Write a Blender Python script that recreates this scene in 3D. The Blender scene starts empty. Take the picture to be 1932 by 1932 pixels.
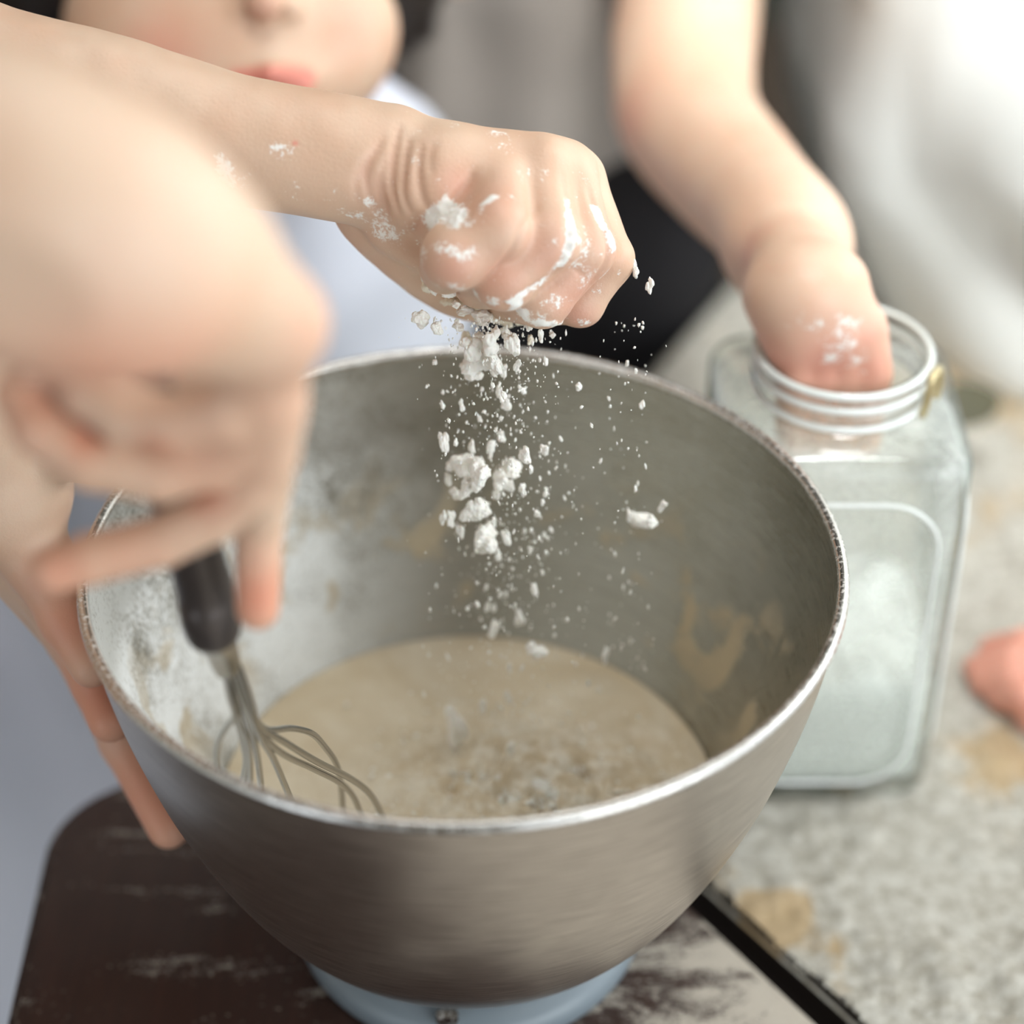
import bpy, bmesh, math, random
import numpy as np
from mathutils import Vector, Matrix, noise
from mathutils.bvhtree import BVHTree
random.seed(7); RNG = np.random.default_rng(7)
S = bpy.context.scene; COL = S.collection

# ------------------------------------------------------------------ camera, world, lights, exposure
FPX = 966/math.tan(math.radians(13.5)); RIM_Z = .18
CAM = np.array([.01634, -.5697, RIM_Z+.4495]); PITCH = .64826
cd = bpy.data.cameras.new('camera'); cam = bpy.data.objects.new('camera', cd); COL.objects.link(cam)
cam.location = CAM; cam.rotation_euler = (math.pi/2-PITCH, 0, 0)
cd.lens = 50; cd.sensor_width = 2*50*math.tan(math.radians(13.5)); cd.sensor_fit = 'HORIZONTAL'
cd.clip_start = .02
cd.dof.use_dof = True; cd.dof.focus_distance = .720; cd.dof.aperture_fstop = 2.0
S.camera = cam
S.view_settings.view_transform = 'Standard'; S.view_settings.look = 'None'
S.view_settings.exposure = 0.0; S.view_settings.gamma = 1; S.view_settings.use_curve_mapping = False
S.cycles.use_denoising = True; S.cycles.max_bounces = 8; S.cycles.transparent_max_bounces = 24
S.cycles.sample_clamp_indirect = 6
W = bpy.data.worlds.new('world'); S.world = W; W.use_nodes = True
W.node_tree.nodes['Background'].inputs[0].default_value = (.86, .93, 1.0, 1)
W.node_tree.nodes['Background'].inputs[1].default_value = 1.9
def area(name, loc, target, sx, sy, power, color):
    l = bpy.data.lights.new(name, 'AREA'); l.shape = 'RECTANGLE'; l.size = sx; l.size_y = sy
    l.energy = power; l.color = color
    o = bpy.data.objects.new(name, l); COL.objects.link(o); o.location = loc
    o.rotation_euler = (Vector(target)-Vector(loc)).to_track_quat('-Z', 'Y').to_euler()
    return o
area('window_light', (1.7, .75, 1.15), (0, .1, .1), 1.3, 1.2, 20, (.99, 1, .985))
area('front_window_light', (2.1, -2.0, 1.15), (0, 0, .1), 2.0, 2.3, 38, (.95, 1, 1))
area('overhead_fill', (.2, .5, 1.66), (.1, .4, 0), 1.2, 1.1, 9, (.98, 1, 1))  # added fill from above, not a lamp of the room
sp_ = area('bundle_fill', (.35, -.25, 1.66), (.50, .75, .22), .4, .4, 7.5, (.96, 1, 1)); sp_.data.spread = math.radians(55)  # added narrow fill that brightens the cloth bundle, no real lamp

FW = np.array([0, math.cos(PITCH), -math.sin(PITCH)]); UP = np.array([0, math.sin(PITCH), math.cos(PITCH)]); RT = np.array([1., 0, 0])
def ray(x, y): return FW+RT*(x-966)/FPX-UP*(y-966)/FPX
def at(x, y, d): return CAM+ray(x, y)*d
def onz(x, y, z): r = ray(x, y); return CAM+r*(z-CAM[2])/r[2]
def ony(x, y, Y): r = ray(x, y); return CAM+r*(Y-CAM[1])/r[1]

# ------------------------------------------------------------------ helpers
def tag(o, label=None, cat=None, group=None, kind=None):
    if label: o['label'] = label
    if cat: o['category'] = cat
    if group: o['group'] = group
    if kind: o['kind'] = kind
    return o
def empty(name, loc=(0, 0, 0)):
    o = bpy.data.objects.new(name, None); COL.objects.link(o); o.location = loc; o.empty_display_size = .02; return o
def link(name, me, parent=None):
    o = bpy.data.objects.new(name, me); COL.objects.link(o)
    if parent is not None:
        o.parent = parent
        bpy.context.view_layer.update(); o.matrix_parent_inverse = parent.matrix_world.inverted()
    return o
def mesh(name, v, f, mat, parent=None, smooth=True):
    me = bpy.data.meshes.new(name); me.from_pydata([tuple(map(float, p)) for p in v], [], [tuple(map(int, q)) for q in f]); me.update()
    if smooth: me.polygons.foreach_set('use_smooth', [True]*len(me.polygons))
    for m in (mat if isinstance(mat, (list, tuple)) else [mat]): me.materials.append(m)
    return link(name, me, parent)
def fast_mesh(name, v, f, mats, parent=None):
    me = bpy.data.meshes.new(name); n = len(v); m = len(f)
    me.vertices.add(n); me.vertices.foreach_set('co', np.asarray(v, np.float32).ravel())
    me.loops.add(m*4); me.loops.foreach_set('vertex_index', np.asarray(f, np.int32).ravel())
    me.polygons.add(m); me.polygons.foreach_set('loop_start', np.arange(0, m*4, 4, dtype=np.int32))
    me.polygons.foreach_set('use_smooth', np.ones(m, bool))
    me.update(calc_edges=True); me.validate()
    for q in (mats if isinstance(mats, (list, tuple)) else [mats]): me.materials.append(q)
    return link(name, me, parent)
def attr(o, name, vals):
    a = o.data.attributes.new(name, 'FLOAT', 'POINT'); a.data.foreach_set('value', np.asarray(vals, np.float32))
def catmull(pts, n):
    P = np.array([pts[0]]+list(pts)+[pts[-1]], float); out = []
    for i in range(1, len(P)-2):
        for t in np.linspace(0, 1, n, endpoint=False):
            a, b, c, d = P[i-1], P[i], P[i+1], P[i+2]
            out.append(.5*((2*b)+(-a+c)*t+(2*a-5*b+4*c-d)*t*t+(-a+3*b-3*c+d)*t**3))
    out.append(P[-2]); return np.array(out)
def tube_vf(path, rad, seg=10, closed=False):
    path = np.asarray(path, float); n = len(path); rad = np.broadcast_to(rad, (n,)); v = []; f = []
    up = np.array([0, 0, 1.]); prev = None
    for i in range(n):
        if closed: t = path[(i+1) % n]-path[i-1]
        else: t = path[min(i+1, n-1)]-path[max(i-1, 0)]
        t = t/(np.linalg.norm(t)+1e-12)
        if prev is None:
            a = np.cross(t, up)
            if np.linalg.norm(a) < .1: a = np.cross(t, [1, 0, 0])
        else: a = prev-t*np.dot(prev, t)
        a /= np.linalg.norm(a); b = np.cross(t, a); prev = a
        for k in range(seg):
            w = 2*math.pi*k/seg; v.append(path[i]+rad[i]*(a*math.cos(w)+b*math.sin(w)))
    m = n if closed else n-1
    for i in range(m):
        for k in range(seg):
            j = (i+1) % n; f.append((i*seg+k, i*seg+(k+1) % seg, j*seg+(k+1) % seg, j*seg+k))
    if not closed:
        f.append(tuple(range(seg))[::-1]); f.append(tuple(range((n-1)*seg, n*seg)))
    return v, f
def tube(name, path, rad, mat, parent=None, seg=10, closed=False):
    v, f = tube_vf(path, rad, seg, closed); return mesh(name, v, f, mat, parent)
def lathe(name, prof, mat, parent=None, seg=160, loc=(0, 0, 0), idx=None):
    v = []; f = []; n = len(prof)
    for k in range(seg):
        a = 2*math.pi*k/seg
        for r, z in prof: v.append((loc[0]+r*math.cos(a), loc[1]+r*math.sin(a), loc[2]+z))
    for k in range(seg):
        for i in range(n-1):
            f.append((k*n+i, ((k+1) % seg)*n+i, ((k+1) % seg)*n+i+1, k*n+i+1))
    o = mesh(name, v, f, mat, parent)
    if idx: o.data.polygons.foreach_set('material_index', [idx(i) for k in range(seg) for i in range(n-1)])
    return o
def box(name, lo, hi, mat, parent=None, bev=0):
    bm = bmesh.new(); bmesh.ops.create_cube(bm, size=1)
    for q in bm.verts: q.co = [lo[i]+(q.co[i]+.5)*(hi[i]-lo[i]) for i in range(3)]
    if bev: bmesh.ops.bevel(bm, geom=bm.edges[:], offset=bev, segments=2, affect='EDGES')
    me = bpy.data.meshes.new(name); bm.to_mesh(me); bm.free(); me.materials.append(mat); return link(name, me, parent)
def slab(name, poly, z0, z1, mat, parent=None, bev=.003, side=None):
    bm = bmesh.new(); vs = [bm.verts.new((x, y, z0)) for x, y in poly]; fc = bm.faces.new(vs)
    r = bmesh.ops.extrude_face_region(bm, geom=[fc])
    for e in r['geom']:
        if isinstance(e, bmesh.types.BMVert): e.co.z = z1
    bmesh.ops.recalc_face_normals(bm, faces=bm.faces)
    if bev: bmesh.ops.bevel(bm, geom=[e for e in bm.edges if all(abs(q.co.z-z1) < 1e-6 for q in e.verts)], offset=bev, segments=3, affect='EDGES')
    me = bpy.data.meshes.new(name); bm.to_mesh(me); bm.free(); me.materials.append(mat)
    if side: 
        me.materials.append(side)
        for p in me.polygons: p.material_index = 0 if p.normal.z > .9 else 1
    return link(name, me, parent)

# ---- implicit surfaces: smooth union of tapered capsules, meshed with surface nets
def C_(a, b, ra, rb=None, k=.004, flat=None, op='u'):
    return dict(a=np.array(a, float), b=np.array(b, float), ra=ra, rb=ra if rb is None else rb, k=k, flat=flat, op=op)
def B_(c, r, k=.004, op='u'):        # ball / axis-aligned ellipsoid
    return dict(c=np.array(c, float), r=np.broadcast_to(np.array(r, float), (3,)), k=k, op=op)
def implicit(prims, vox, lo=None, hi=None):
    L = []; Hh = []
    for p in prims:
        if 'c' in p: L.append(p['c']-p['r']); Hh.append(p['c']+p['r'])
        else:
            s = 1.0 if p['flat'] is None else max(1, 1/p['flat'][1])
            L += [p['a']-p['ra']*s, p['b']-p['rb']*s]; Hh += [p['a']+p['ra']*s, p['b']+p['rb']*s]
    glo = np.min(L, 0)-3*vox; ghi = np.max(Hh, 0)+3*vox
    if lo is not None: glo = np.maximum(glo, lo)
    if hi is not None: ghi = np.minimum(ghi, hi)
    n = np.ceil((ghi-glo)/vox).astype(int)+1
    F = np.full(n, .05, np.float32)
    for p in prims:
        m = p['k']+3*vox
        if 'c' in p: a = p['c']-p['r']-m; b = p['c']+p['r']+m
        else:
            s = 1.0 if p['flat'] is None else max(1, 1/p['flat'][1])
            a = np.minimum(p['a']-p['ra']*s, p['b']-p['rb']*s)-m; b = np.maximum(p['a']+p['ra']*s, p['b']+p['rb']*s)+m
        i0 = np.clip(np.floor((a-glo)/vox).astype(int), 0, n); i1 = np.clip(np.ceil((b-glo)/vox).astype(int)+1, 0, n)
        if (i1 <= i0).any(): continue
        X = (glo[0]+vox*np.arange(i0[0], i1[0])).astype(np.float32)[:, None, None]
        Y = (glo[1]+vox*np.arange(i0[1], i1[1])).astype(np.float32)[None, :, None]
        Z = (glo[2]+vox*np.arange(i0[2], i1[2])).astype(np.float32)[None, None, :]
        if 'c' in p:
            x, y, z = (X-p['c'][0])/p['r'][0], (Y-p['c'][1])/p['r'][1], (Z-p['c'][2])/p['r'][2]
            q = np.sqrt(x*x+y*y+z*z); d = (q-1)*float(p['r'].min())
        else:
            ax = p['b']-p['a']; l2 = float(ax@ax)+1e-12
            x, y, z = X-p['a'][0], Y-p['a'][1], Z-p['a'][2]
            t = np.clip((x*ax[0]+y*ax[1]+z*ax[2])/l2, 0, 1)
            x = x-t*ax[0]; y = y-t*ax[1]; z = z-t*ax[2]
            if p['flat'] is not None:
                fd, fs = p['flat']; fd = np.array(fd, float); fd /= np.linalg.norm(fd)
                e = (x*fd[0]+y*fd[1]+z*fd[2])*(fs-1); x = x+e*fd[0]; y = y+e*fd[1]; z = z+e*fd[2]
            d = np.sqrt(x*x+y*y+z*z)-(p['ra']+(p['rb']-p['ra'])*t)
        sl = tuple(slice(i0[i], i1[i]) for i in range(3)); g = F[sl]; k = p['k']
        if p['op'] == 'u':
            h = np.maximum(k-np.abs(g-d), 0)/k; F[sl] = np.minimum(g, d)-h*h*k*.25
        else:
            d = -d; h = np.maximum(k-np.abs(g-d), 0)/k; F[sl] = np.maximum(g, d)+h*h*k*.25
    return surface_nets(F, glo, vox)
def surface_nets(F, lo, vox):
    F[0] = F[-1] = .05; F[:, 0] = F[:, -1] = .05; F[:, :, 0] = F[:, :, -1] = .05
    I = F < 0; n = np.array(F.shape)
    cnt = np.zeros(n-1, np.int8)
    for dx in (0, 1):
        for dy in (0, 1):
            for dz in (0, 1): cnt += I[dx:n[0]-1+dx, dy:n[1]-1+dy, dz:n[2]-1+dz]
    act = (cnt > 0) & (cnt < 8); ci = np.argwhere(act)
    idx = np.full(n-1, -1, np.int32); idx[act] = np.arange(len(ci))
    acc = np.zeros((len(ci), 3)); num = np.zeros(len(ci))
    for ax in range(3):
        o1, o2 = [a for a in range(3) if a != ax]
        for s in (0, 1):
            for t in (0, 1):
                a = ci.copy(); a[:, o1] += s; a[:, o2] += t; b = a.copy(); b[:, ax] += 1
                fa = F[a[:, 0], a[:, 1], a[:, 2]]; fb = F[b[:, 0], b[:, 1], b[:, 2]]
                m = (fa < 0) != (fb < 0); tt = np.where(m, fa/(np.where(m, fa-fb, 1)), 0)
                p = a.astype(float); p[:, ax] += tt; acc[m] += p[m]; num[m] += 1
    V = lo+vox*acc/num[:, None]
    Q = []
    for ax in range(3):
        o1, o2 = (ax+1) % 3, (ax+2) % 3
        A = np.moveaxis(I, ax, 0); d = A[:-1] != A[1:]; d = np.moveaxis(d, 0, ax)
        e = np.argwhere(d); e = e[(e[:, o1] > 0) & (e[:, o2] > 0)]
        def g(s, t):
            q = e.copy(); q[:, o1] -= s; q[:, o2] -= t; return idx[q[:, 0], q[:, 1], q[:, 2]]
        q = np.stack([g(1, 1), g(0, 1), g(0, 0), g(1, 0)], 1)
        ins = I[e[:, 0], e[:, 1], e[:, 2]]
        q[~ins] = q[~ins][:, ::-1]; Q.append(q)
    Q = np.concatenate(Q); Q = Q[(Q >= 0).all(1)]
    E = np.concatenate([Q[:, [0, 1]], Q[:, [1, 2]], Q[:, [2, 3]], Q[:, [3, 0]]])
    for it in range(4):
        s = np.stack([np.bincount(E[:, 0], V[E[:, 1], c], len(V))+np.bincount(E[:, 1], V[E[:, 0], c], len(V)) for c in range(3)], 1)
        w = np.bincount(E[:, 0], minlength=len(V))+np.bincount(E[:, 1], minlength=len(V))
        V = V+(.5 if it % 2 == 0 else -.52)*(s/w[:, None]-V)
    return V, Q
def normals(V, Q):
    n = np.cross(V[Q[:, 2]]-V[Q[:, 0]], V[Q[:, 3]]-V[Q[:, 1]]); N = np.zeros_like(V)
    for c in range(4):
        for a in range(3): N[:, a] += np.bincount(Q[:, c], n[:, a], len(V))
    return N/(np.linalg.norm(N, axis=1)[:, None]+1e-12)
def dist_poly(V, pts):
    d = np.full(len(V), 9.)
    pts = [np.asarray(p) for p in pts]
    if len(pts) == 1: return np.linalg.norm(V-pts[0], axis=1)
    for a, b in zip(pts[:-1], pts[1:]):
        ax = b-a; t = np.clip(((V-a)@ax)/(ax@ax+1e-12), 0, 1); d = np.minimum(d, np.linalg.norm(V-a-t[:, None]*ax, axis=1))
    return d
def wave_noise(V, scale, seed=0, n=14):
    r = np.random.default_rng(seed); out = np.zeros(len(V))
    for i in range(n):
        k = r.normal(size=3); k *= scale*r.uniform(.6, 1.7)/np.linalg.norm(k); out += np.sin(V@k+r.uniform(0, 6.3))
    return out/math.sqrt(n)
class Hit:
    def __init__(s, V, Q): s.b = BVHTree.FromPolygons([tuple(p) for p in V], [tuple(int(i) for i in q) for q in Q])
    def __call__(s, x, y):
        d = Vector(ray(x, y)).normalized(); h = s.b.ray_cast(Vector(CAM), d)
        return np.array(h[0]) if h[0] is not None else None
    def line(s, pts): return [q for q in (s(*p) for p in pts) if q is not None]

# ------------------------------------------------------------------ materials
def M(name, col=(.8, .8, .8), rough=.5, metal=0, **kw):
    m = bpy.data.materials.new(name); m.use_nodes = True; b = m.node_tree.nodes['Principled BSDF']
    b.inputs['Base Color'].default_value = (*col, 1); b.inputs['Roughness'].default_value = rough; b.inputs['Metallic'].default_value = metal
    for k, v in kw.items(): b.inputs[k.replace('_', ' ')].default_value = v
    return m
class NT:
    def __init__(s, m): s.m = m; s.t = m.node_tree; s.b = s.t.nodes['Principled BSDF']
    def n(s, typ, **kw):
        x = s.t.nodes.new(typ)
        for k, v in kw.items(): setattr(x, k, v)
        return x
    def l(s, a, b): s.t.links.new(a, b)
    def coord(s, scale=(1, 1, 1), rot=(0, 0, 0)):
        c = s.n('ShaderNodeTexCoord'); mp = s.n('ShaderNodeMapping'); mp.inputs['Scale'].default_value = scale; mp.inputs['Rotation'].default_value = rot
        s.l(c.outputs['Object'], mp.inputs[0]); return mp.outputs[0]
    def noise(s, vec, scale, detail=4, rough=.6, dist=0):
        x = s.n('ShaderNodeTexNoise'); x.inputs['Scale'].default_value = scale; x.inputs['Detail'].default_value = detail
        x.inputs['Roughness'].default_value = rough; x.inputs['Distortion'].default_value = dist; s.l(vec, x.inputs['Vector']); return x.outputs[0]
    def ramp(s, val, lo, hi):
        x = s.n('ShaderNodeMapRange'); x.interpolation_type = 'SMOOTHSTEP'
        x.inputs['From Min'].default_value = lo; x.inputs['From Max'].default_value = hi; s.l(val, x.inputs['Value']); return x.outputs[0]
    def math(s, op, a, b=None):
        x = s.n('ShaderNodeMath', operation=op)
        for i, v in enumerate((a, b)):
            if v is None: continue
            if isinstance(v, (int, float)): x.inputs[i].default_value = v
            else: s.l(v, x.inputs[i])
        return x.outputs[0]
    def mix(s, fac, a, b):
        x = s.n('ShaderNodeMix', data_type='RGBA')
        if isinstance(fac, (int, float)): x.inputs[0].default_value = fac
        else: s.l(fac, x.inputs[0])
        for i, v in ((6, a), (7, b)):
            if isinstance(v, tuple): x.inputs[i].default_value = (*v, 1)
            else: s.l(v, x.inputs[i])
        return x.outputs[2]
    def attr(s, name):
        x = s.n('ShaderNodeAttribute'); x.attribute_name = name; return x.outputs['Fac']
    def bump(s, h, strength=.3, dist=.001, prev=None):
        x = s.n('ShaderNodeBump'); x.inputs['Strength'].default_value = strength; x.inputs['Distance'].default_value = dist
        s.l(h, x.inputs['Height'])
        if prev is not None: s.l(prev, x.inputs['Normal'])
        s.l(x.outputs[0], s.b.inputs['Normal']); return x.outputs[0]

FLOUR = (.84, .82, .76)
def skin_mat(name, base, red, sss=.12):
    m = M(name, base, .48); t = NT(m); c = t.coord()
    col = t.mix(t.ramp(t.noise(c, 26, 3), .35, .7), base, tuple(np.array(base)*np.array([.97, .88, .84])))
    col = t.mix(t.attr('red'), col, red)
    fl = t.attr('flour'); g = t.noise(c, 900, 4, .7); g2 = t.noise(c, 170, 3, .6)
    s = t.math('ADD', t.math('ADD', fl, t.math('MULTIPLY', t.math('SUBTRACT', g, .5), 1.2)), t.math('MULTIPLY', t.math('SUBTRACT', g2, .5), 1.5))
    fac = t.ramp(s, .44, .74)
    col = t.mix(fac, col, (.93, .91, .86))
    t.l(col, t.b.inputs['Base Color'])
    r = t.n('ShaderNodeMapRange'); r.inputs['To Min'].default_value = .47; r.inputs['To Max'].default_value = .95; t.l(fac, r.inputs['Value']); t.l(r.outputs[0], t.b.inputs['Roughness'])
    t.b.inputs['Subsurface Weight'].default_value = sss; t.b.inputs['Subsurface Radius'].default_value = (1, .35, .2); t.b.inputs['Subsurface Scale'].default_value = .006
    t.bump(t.math('ADD', t.noise(c, 700, 2), t.math('MULTIPLY', fac, 1.5)), .25, .0006)
    return m
skin_child = skin_mat('skin_child', (.69, .49, .355), (.70, .25, .19))
skin_adult = skin_mat('skin_adult', (.71, .51, .37), (.72, .30, .19))
skin_other = skin_mat('skin_other', (.74, .52, .38), (.70, .28, .21))

def steel(name, inside):
    m = M(name, (.58, .545, .51), .3, 1.0); t = NT(m)
    tc = t.n('ShaderNodeTexCoord'); sp = t.n('ShaderNodeSeparateXYZ'); t.l(tc.outputs['Object'], sp.inputs[0])
    ang = t.math('ARCTAN2', sp.outputs[1], sp.outputs[0])
    cmb = t.n('ShaderNodeCombineXYZ'); t.l(t.math('MULTIPLY', ang, 1.3), cmb.inputs[0]); t.l(t.math('MULTIPLY', sp.outputs[2], 260), cmb.inputs[1])
    g = t.noise(cmb.outputs[0], 4, 5, .7)
    rr = t.n('ShaderNodeMapRange'); rr.inputs['To Min'].default_value = .24; rr.inputs['To Max'].default_value = .46; t.l(g, rr.inputs['Value'])
    t.b.inputs['Anisotropic'].default_value = .6
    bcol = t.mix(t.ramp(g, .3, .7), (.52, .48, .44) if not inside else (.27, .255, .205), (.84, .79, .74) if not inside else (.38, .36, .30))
    c = t.coord()
    if inside:
        # batter smears, and flour dust whitened leftward to paint in window light
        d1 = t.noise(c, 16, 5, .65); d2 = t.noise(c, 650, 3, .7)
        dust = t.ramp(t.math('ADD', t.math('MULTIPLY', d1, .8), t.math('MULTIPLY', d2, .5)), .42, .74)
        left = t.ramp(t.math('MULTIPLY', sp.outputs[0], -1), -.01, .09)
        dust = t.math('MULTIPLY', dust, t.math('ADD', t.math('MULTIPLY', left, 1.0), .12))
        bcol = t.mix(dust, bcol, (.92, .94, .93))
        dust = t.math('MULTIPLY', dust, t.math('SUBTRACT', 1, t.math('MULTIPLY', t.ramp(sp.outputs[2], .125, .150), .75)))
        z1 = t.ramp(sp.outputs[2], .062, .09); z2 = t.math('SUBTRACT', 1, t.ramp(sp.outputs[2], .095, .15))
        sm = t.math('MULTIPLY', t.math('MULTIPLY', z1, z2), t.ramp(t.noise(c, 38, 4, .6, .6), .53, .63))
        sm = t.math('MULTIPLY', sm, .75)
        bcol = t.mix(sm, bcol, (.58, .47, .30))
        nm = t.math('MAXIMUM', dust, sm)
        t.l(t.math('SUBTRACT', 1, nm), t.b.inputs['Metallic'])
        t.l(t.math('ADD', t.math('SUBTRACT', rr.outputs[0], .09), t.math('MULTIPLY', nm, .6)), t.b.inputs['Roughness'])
        t.bump(nm, .3, .0008)
    else:
        spot = t.math('MULTIPLY', t.ramp(t.noise(c, 30, 2, .4), .68, .71), .35)
        bcol = t.mix(spot, bcol, (.78, .74, .68))
        t.l(rr.outputs[0], t.b.inputs['Roughness'])
        t.bump(g, .05, .0004)
    t.l(bcol, t.b.inputs['Base Color'])
    return m
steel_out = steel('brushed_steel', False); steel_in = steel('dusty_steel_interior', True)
rim_m = M('rim_steel', (.66, .64, .6), .25, 1.0)
t = NT(rim_m); c = t.coord(); fd = t.math('MULTIPLY', t.ramp(t.noise(c, 620, 4, .7), .5, .66), .6)
t.l(t.mix(fd, (.62, .6, .57), (.8, .79, .75)), t.b.inputs['Base Color']); t.l(t.math('SUBTRACT', 1, t.math('MULTIPLY', fd, .8)), t.b.inputs['Metallic'])
rr = t.math('ADD', .2, t.math('MULTIPLY', fd, .5)); t.l(rr, t.b.inputs['Roughness']); t.bump(fd, .2, .0004)

def flour_table():
    m = M('floured_wood', (.7, .65, .55), .85); t = NT(m); c = t.coord()
    big = t.noise(c, 9, 5, .6, .5); st = t.noise(t.coord((60, 12, 12), (0, 0, -.5)), 1.2, 4, .6, .4); g = t.noise(c, 420, 4, .75); g3 = t.noise(c, 150, 5, .75)
    s = t.math('ADD', t.math('ADD', t.math('MULTIPLY', big, 1.0), t.math('MULTIPLY', st, .35)), t.math('MULTIPLY', g, .28))
    for px, py, rad, amt in ((1440, 1745, .020, .34), (1475, 1715, .016, .30), (1580, 1790, .016, .28), (1600, 1875, .014, .26), (1545, 1925, .012, .24), (1900, 1420, .03, .2)):
        q = onz(px, py, -.012); vm = t.n('ShaderNodeVectorMath', operation='DISTANCE'); t.l(c, vm.inputs[0]); vm.inputs[1].default_value = tuple(q)
        s = t.math('SUBTRACT', s, t.math('MULTIPLY', t.ramp(vm.outputs['Value'], rad*1.25, 0), amt*.9))
    bare = t.math('SUBTRACT', 1, t.ramp(s, .60, .75))
    wood = t.mix(t.noise(t.coord((8, 90, 8)), 2, 3), (.40, .27, .13), (.52, .38, .21))
    fl = t.mix(t.ramp(t.math('ADD', g3, t.math('MULTIPLY', g, .5)), .55, .95), (.34, .31, .25), (.60, .58, .52))
    col = t.mix(t.math('MULTIPLY', bare, .85), fl, wood)
    t.l(col, t.b.inputs['Base Color'])
    b1 = t.bump(g, .6, .0012); t.bump(g3, .7, .003, b1)
    return m
def dark_table():
    m = M('dark_wood_dusted', (.03, .015, .01), .5); t = NT(m); c = t.coord()
    w = t.noise(t.coord((60, 6, 6), (0, 0, .35)), 3, 4, .6)
    wood = t.mix(w, (.016, .007, .005), (.05, .018, .011))
    big = t.noise(t.coord((10, 26, 10), (0, 0, .25)), 1.0, 6, .64, 1.3); g = t.noise(c, 520, 4, .75)
    sp = t.n('ShaderNodeSeparateXYZ'); tc = t.n('ShaderNodeTexCoord'); t.l(tc.outputs['Object'], sp.inputs[0])
    right = t.ramp(t.math('SUBTRACT', sp.outputs[0], t.math('MULTIPLY', sp.outputs[1], .5)), .02, .15)  # thicker flour front-right, partly added to brighten the bowl's reflection
    s = t.math('ADD', t.math('ADD', big, t.math('MULTIPLY', g, .32)), t.math('MULTIPLY', right, .30))
    fac = t.math('MAXIMUM', t.ramp(s, .735, .85), t.math('MULTIPLY', t.math('MULTIPLY', t.ramp(t.noise(c, 330, 3, .6), .62, .68), t.ramp(big, .46, .58)), .7))
    haze = t.math('MULTIPLY', t.ramp(t.noise(c, 7, 3), .45, .7), .025)
    fac = t.math('MAXIMUM', t.math('MULTIPLY', fac, .8), haze)
    t.l(t.mix(fac, wood, (.62, .56, .47)), t.b.inputs['Base Color'])
    t.l(t.math('ADD', .38, t.math('MULTIPLY', fac, .5)), t.b.inputs['Roughness'])
    t.bump(t.math('MULTIPLY', fac, g), .6, .0015)
    return m
floured = flour_table(); darkwood = dark_table()
dark_side = M('dark_wood_side', (.020, .012, .009), .75)
def cloth(name, a, b, scale=900):
    m = M(name, a, .85); t = NT(m); c = t.coord()
    t.l(t.mix(t.noise(c, 12, 4), a, b), t.b.inputs['Base Color']); t.bump(t.noise(c, scale, 2), .25, .0006)
    t.b.inputs['Sheen Weight'].default_value = .15
    return m
white_shirt = cloth('pale_blue_white_cotton', (.72, .76, .86), (.66, .70, .80))
apron_m = cloth('blue_grey_cotton', (.84, .87, .95), (.76, .79, .88))
grey_shirt = cloth('grey_brown_jersey', (.33, .29, .26), (.27, .24, .215))
black_cloth = M('black_trouser_cloth', (.008, .007, .009), .9)
linen = cloth('off_white_linen', (.86, .88, .86), (.80, .82, .79), 500)
flour_m = M('flour', (.90, .88, .82), .95); flour_m.node_tree.nodes['Principled BSDF'].inputs['Subsurface Weight'].default_value = .1
flour_m.node_tree.nodes['Principled BSDF'].inputs['Subsurface Scale'].default_value = .002
flour_shade = M('flour_painted_shade', (.82, .76, .62), .95)  # flour colour darkened and warmed to paint in the fist's shade
hair_m = M('dark_brown_hair', (.025, .017, .013), .5)
lip_m = None
handle_m = M('dark_plastic_and_steel', (.10, .085, .08), .3, .6)
wire_m = M('whisk_wire', (.55, .54, .52), .22, 1.0)
ring_m = M('blue_grey_enamel', (.20, .24, .27), .35)
bail_m = M('yellowed_wire', (.62, .52, .30), .3, .8)
wall_m = M('dark_green_wall', (.045, .06, .045), .8)
light_wall = M('light_beige_wall', (.62, .60, .54), .9)
front_m = M('olive_wall', (.10, .085, .055), .9)
ceil_m = M('dim_ceiling', (.34, .32, .28), .9)
floor_m = M('brown_floor', (.10, .07, .05), .6)
batter_m = M('batter', (.66, .56, .41), .38)
t = NT(batter_m); c = t.coord()
bs = t.ramp(t.noise(c, 24, 4, .6, .8), .35, .7)
dr = t.math('MULTIPLY', t.attr('dry'), t.ramp(t.noise(c, 130, 4, .7), .42, .62))
t.l(t.mix(dr, t.mix(bs, (.60, .49, .33), (.72, .63, .48)), (.84, .79, .68)), t.b.inputs['Base Color'])
t.l(t.math('ADD', .3, t.math('MULTIPLY', t.attr('dry'), .6)), t.b.inputs['Roughness'])
t.bump(t.noise(c, 60, 4, .6), .2, .002)
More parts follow.
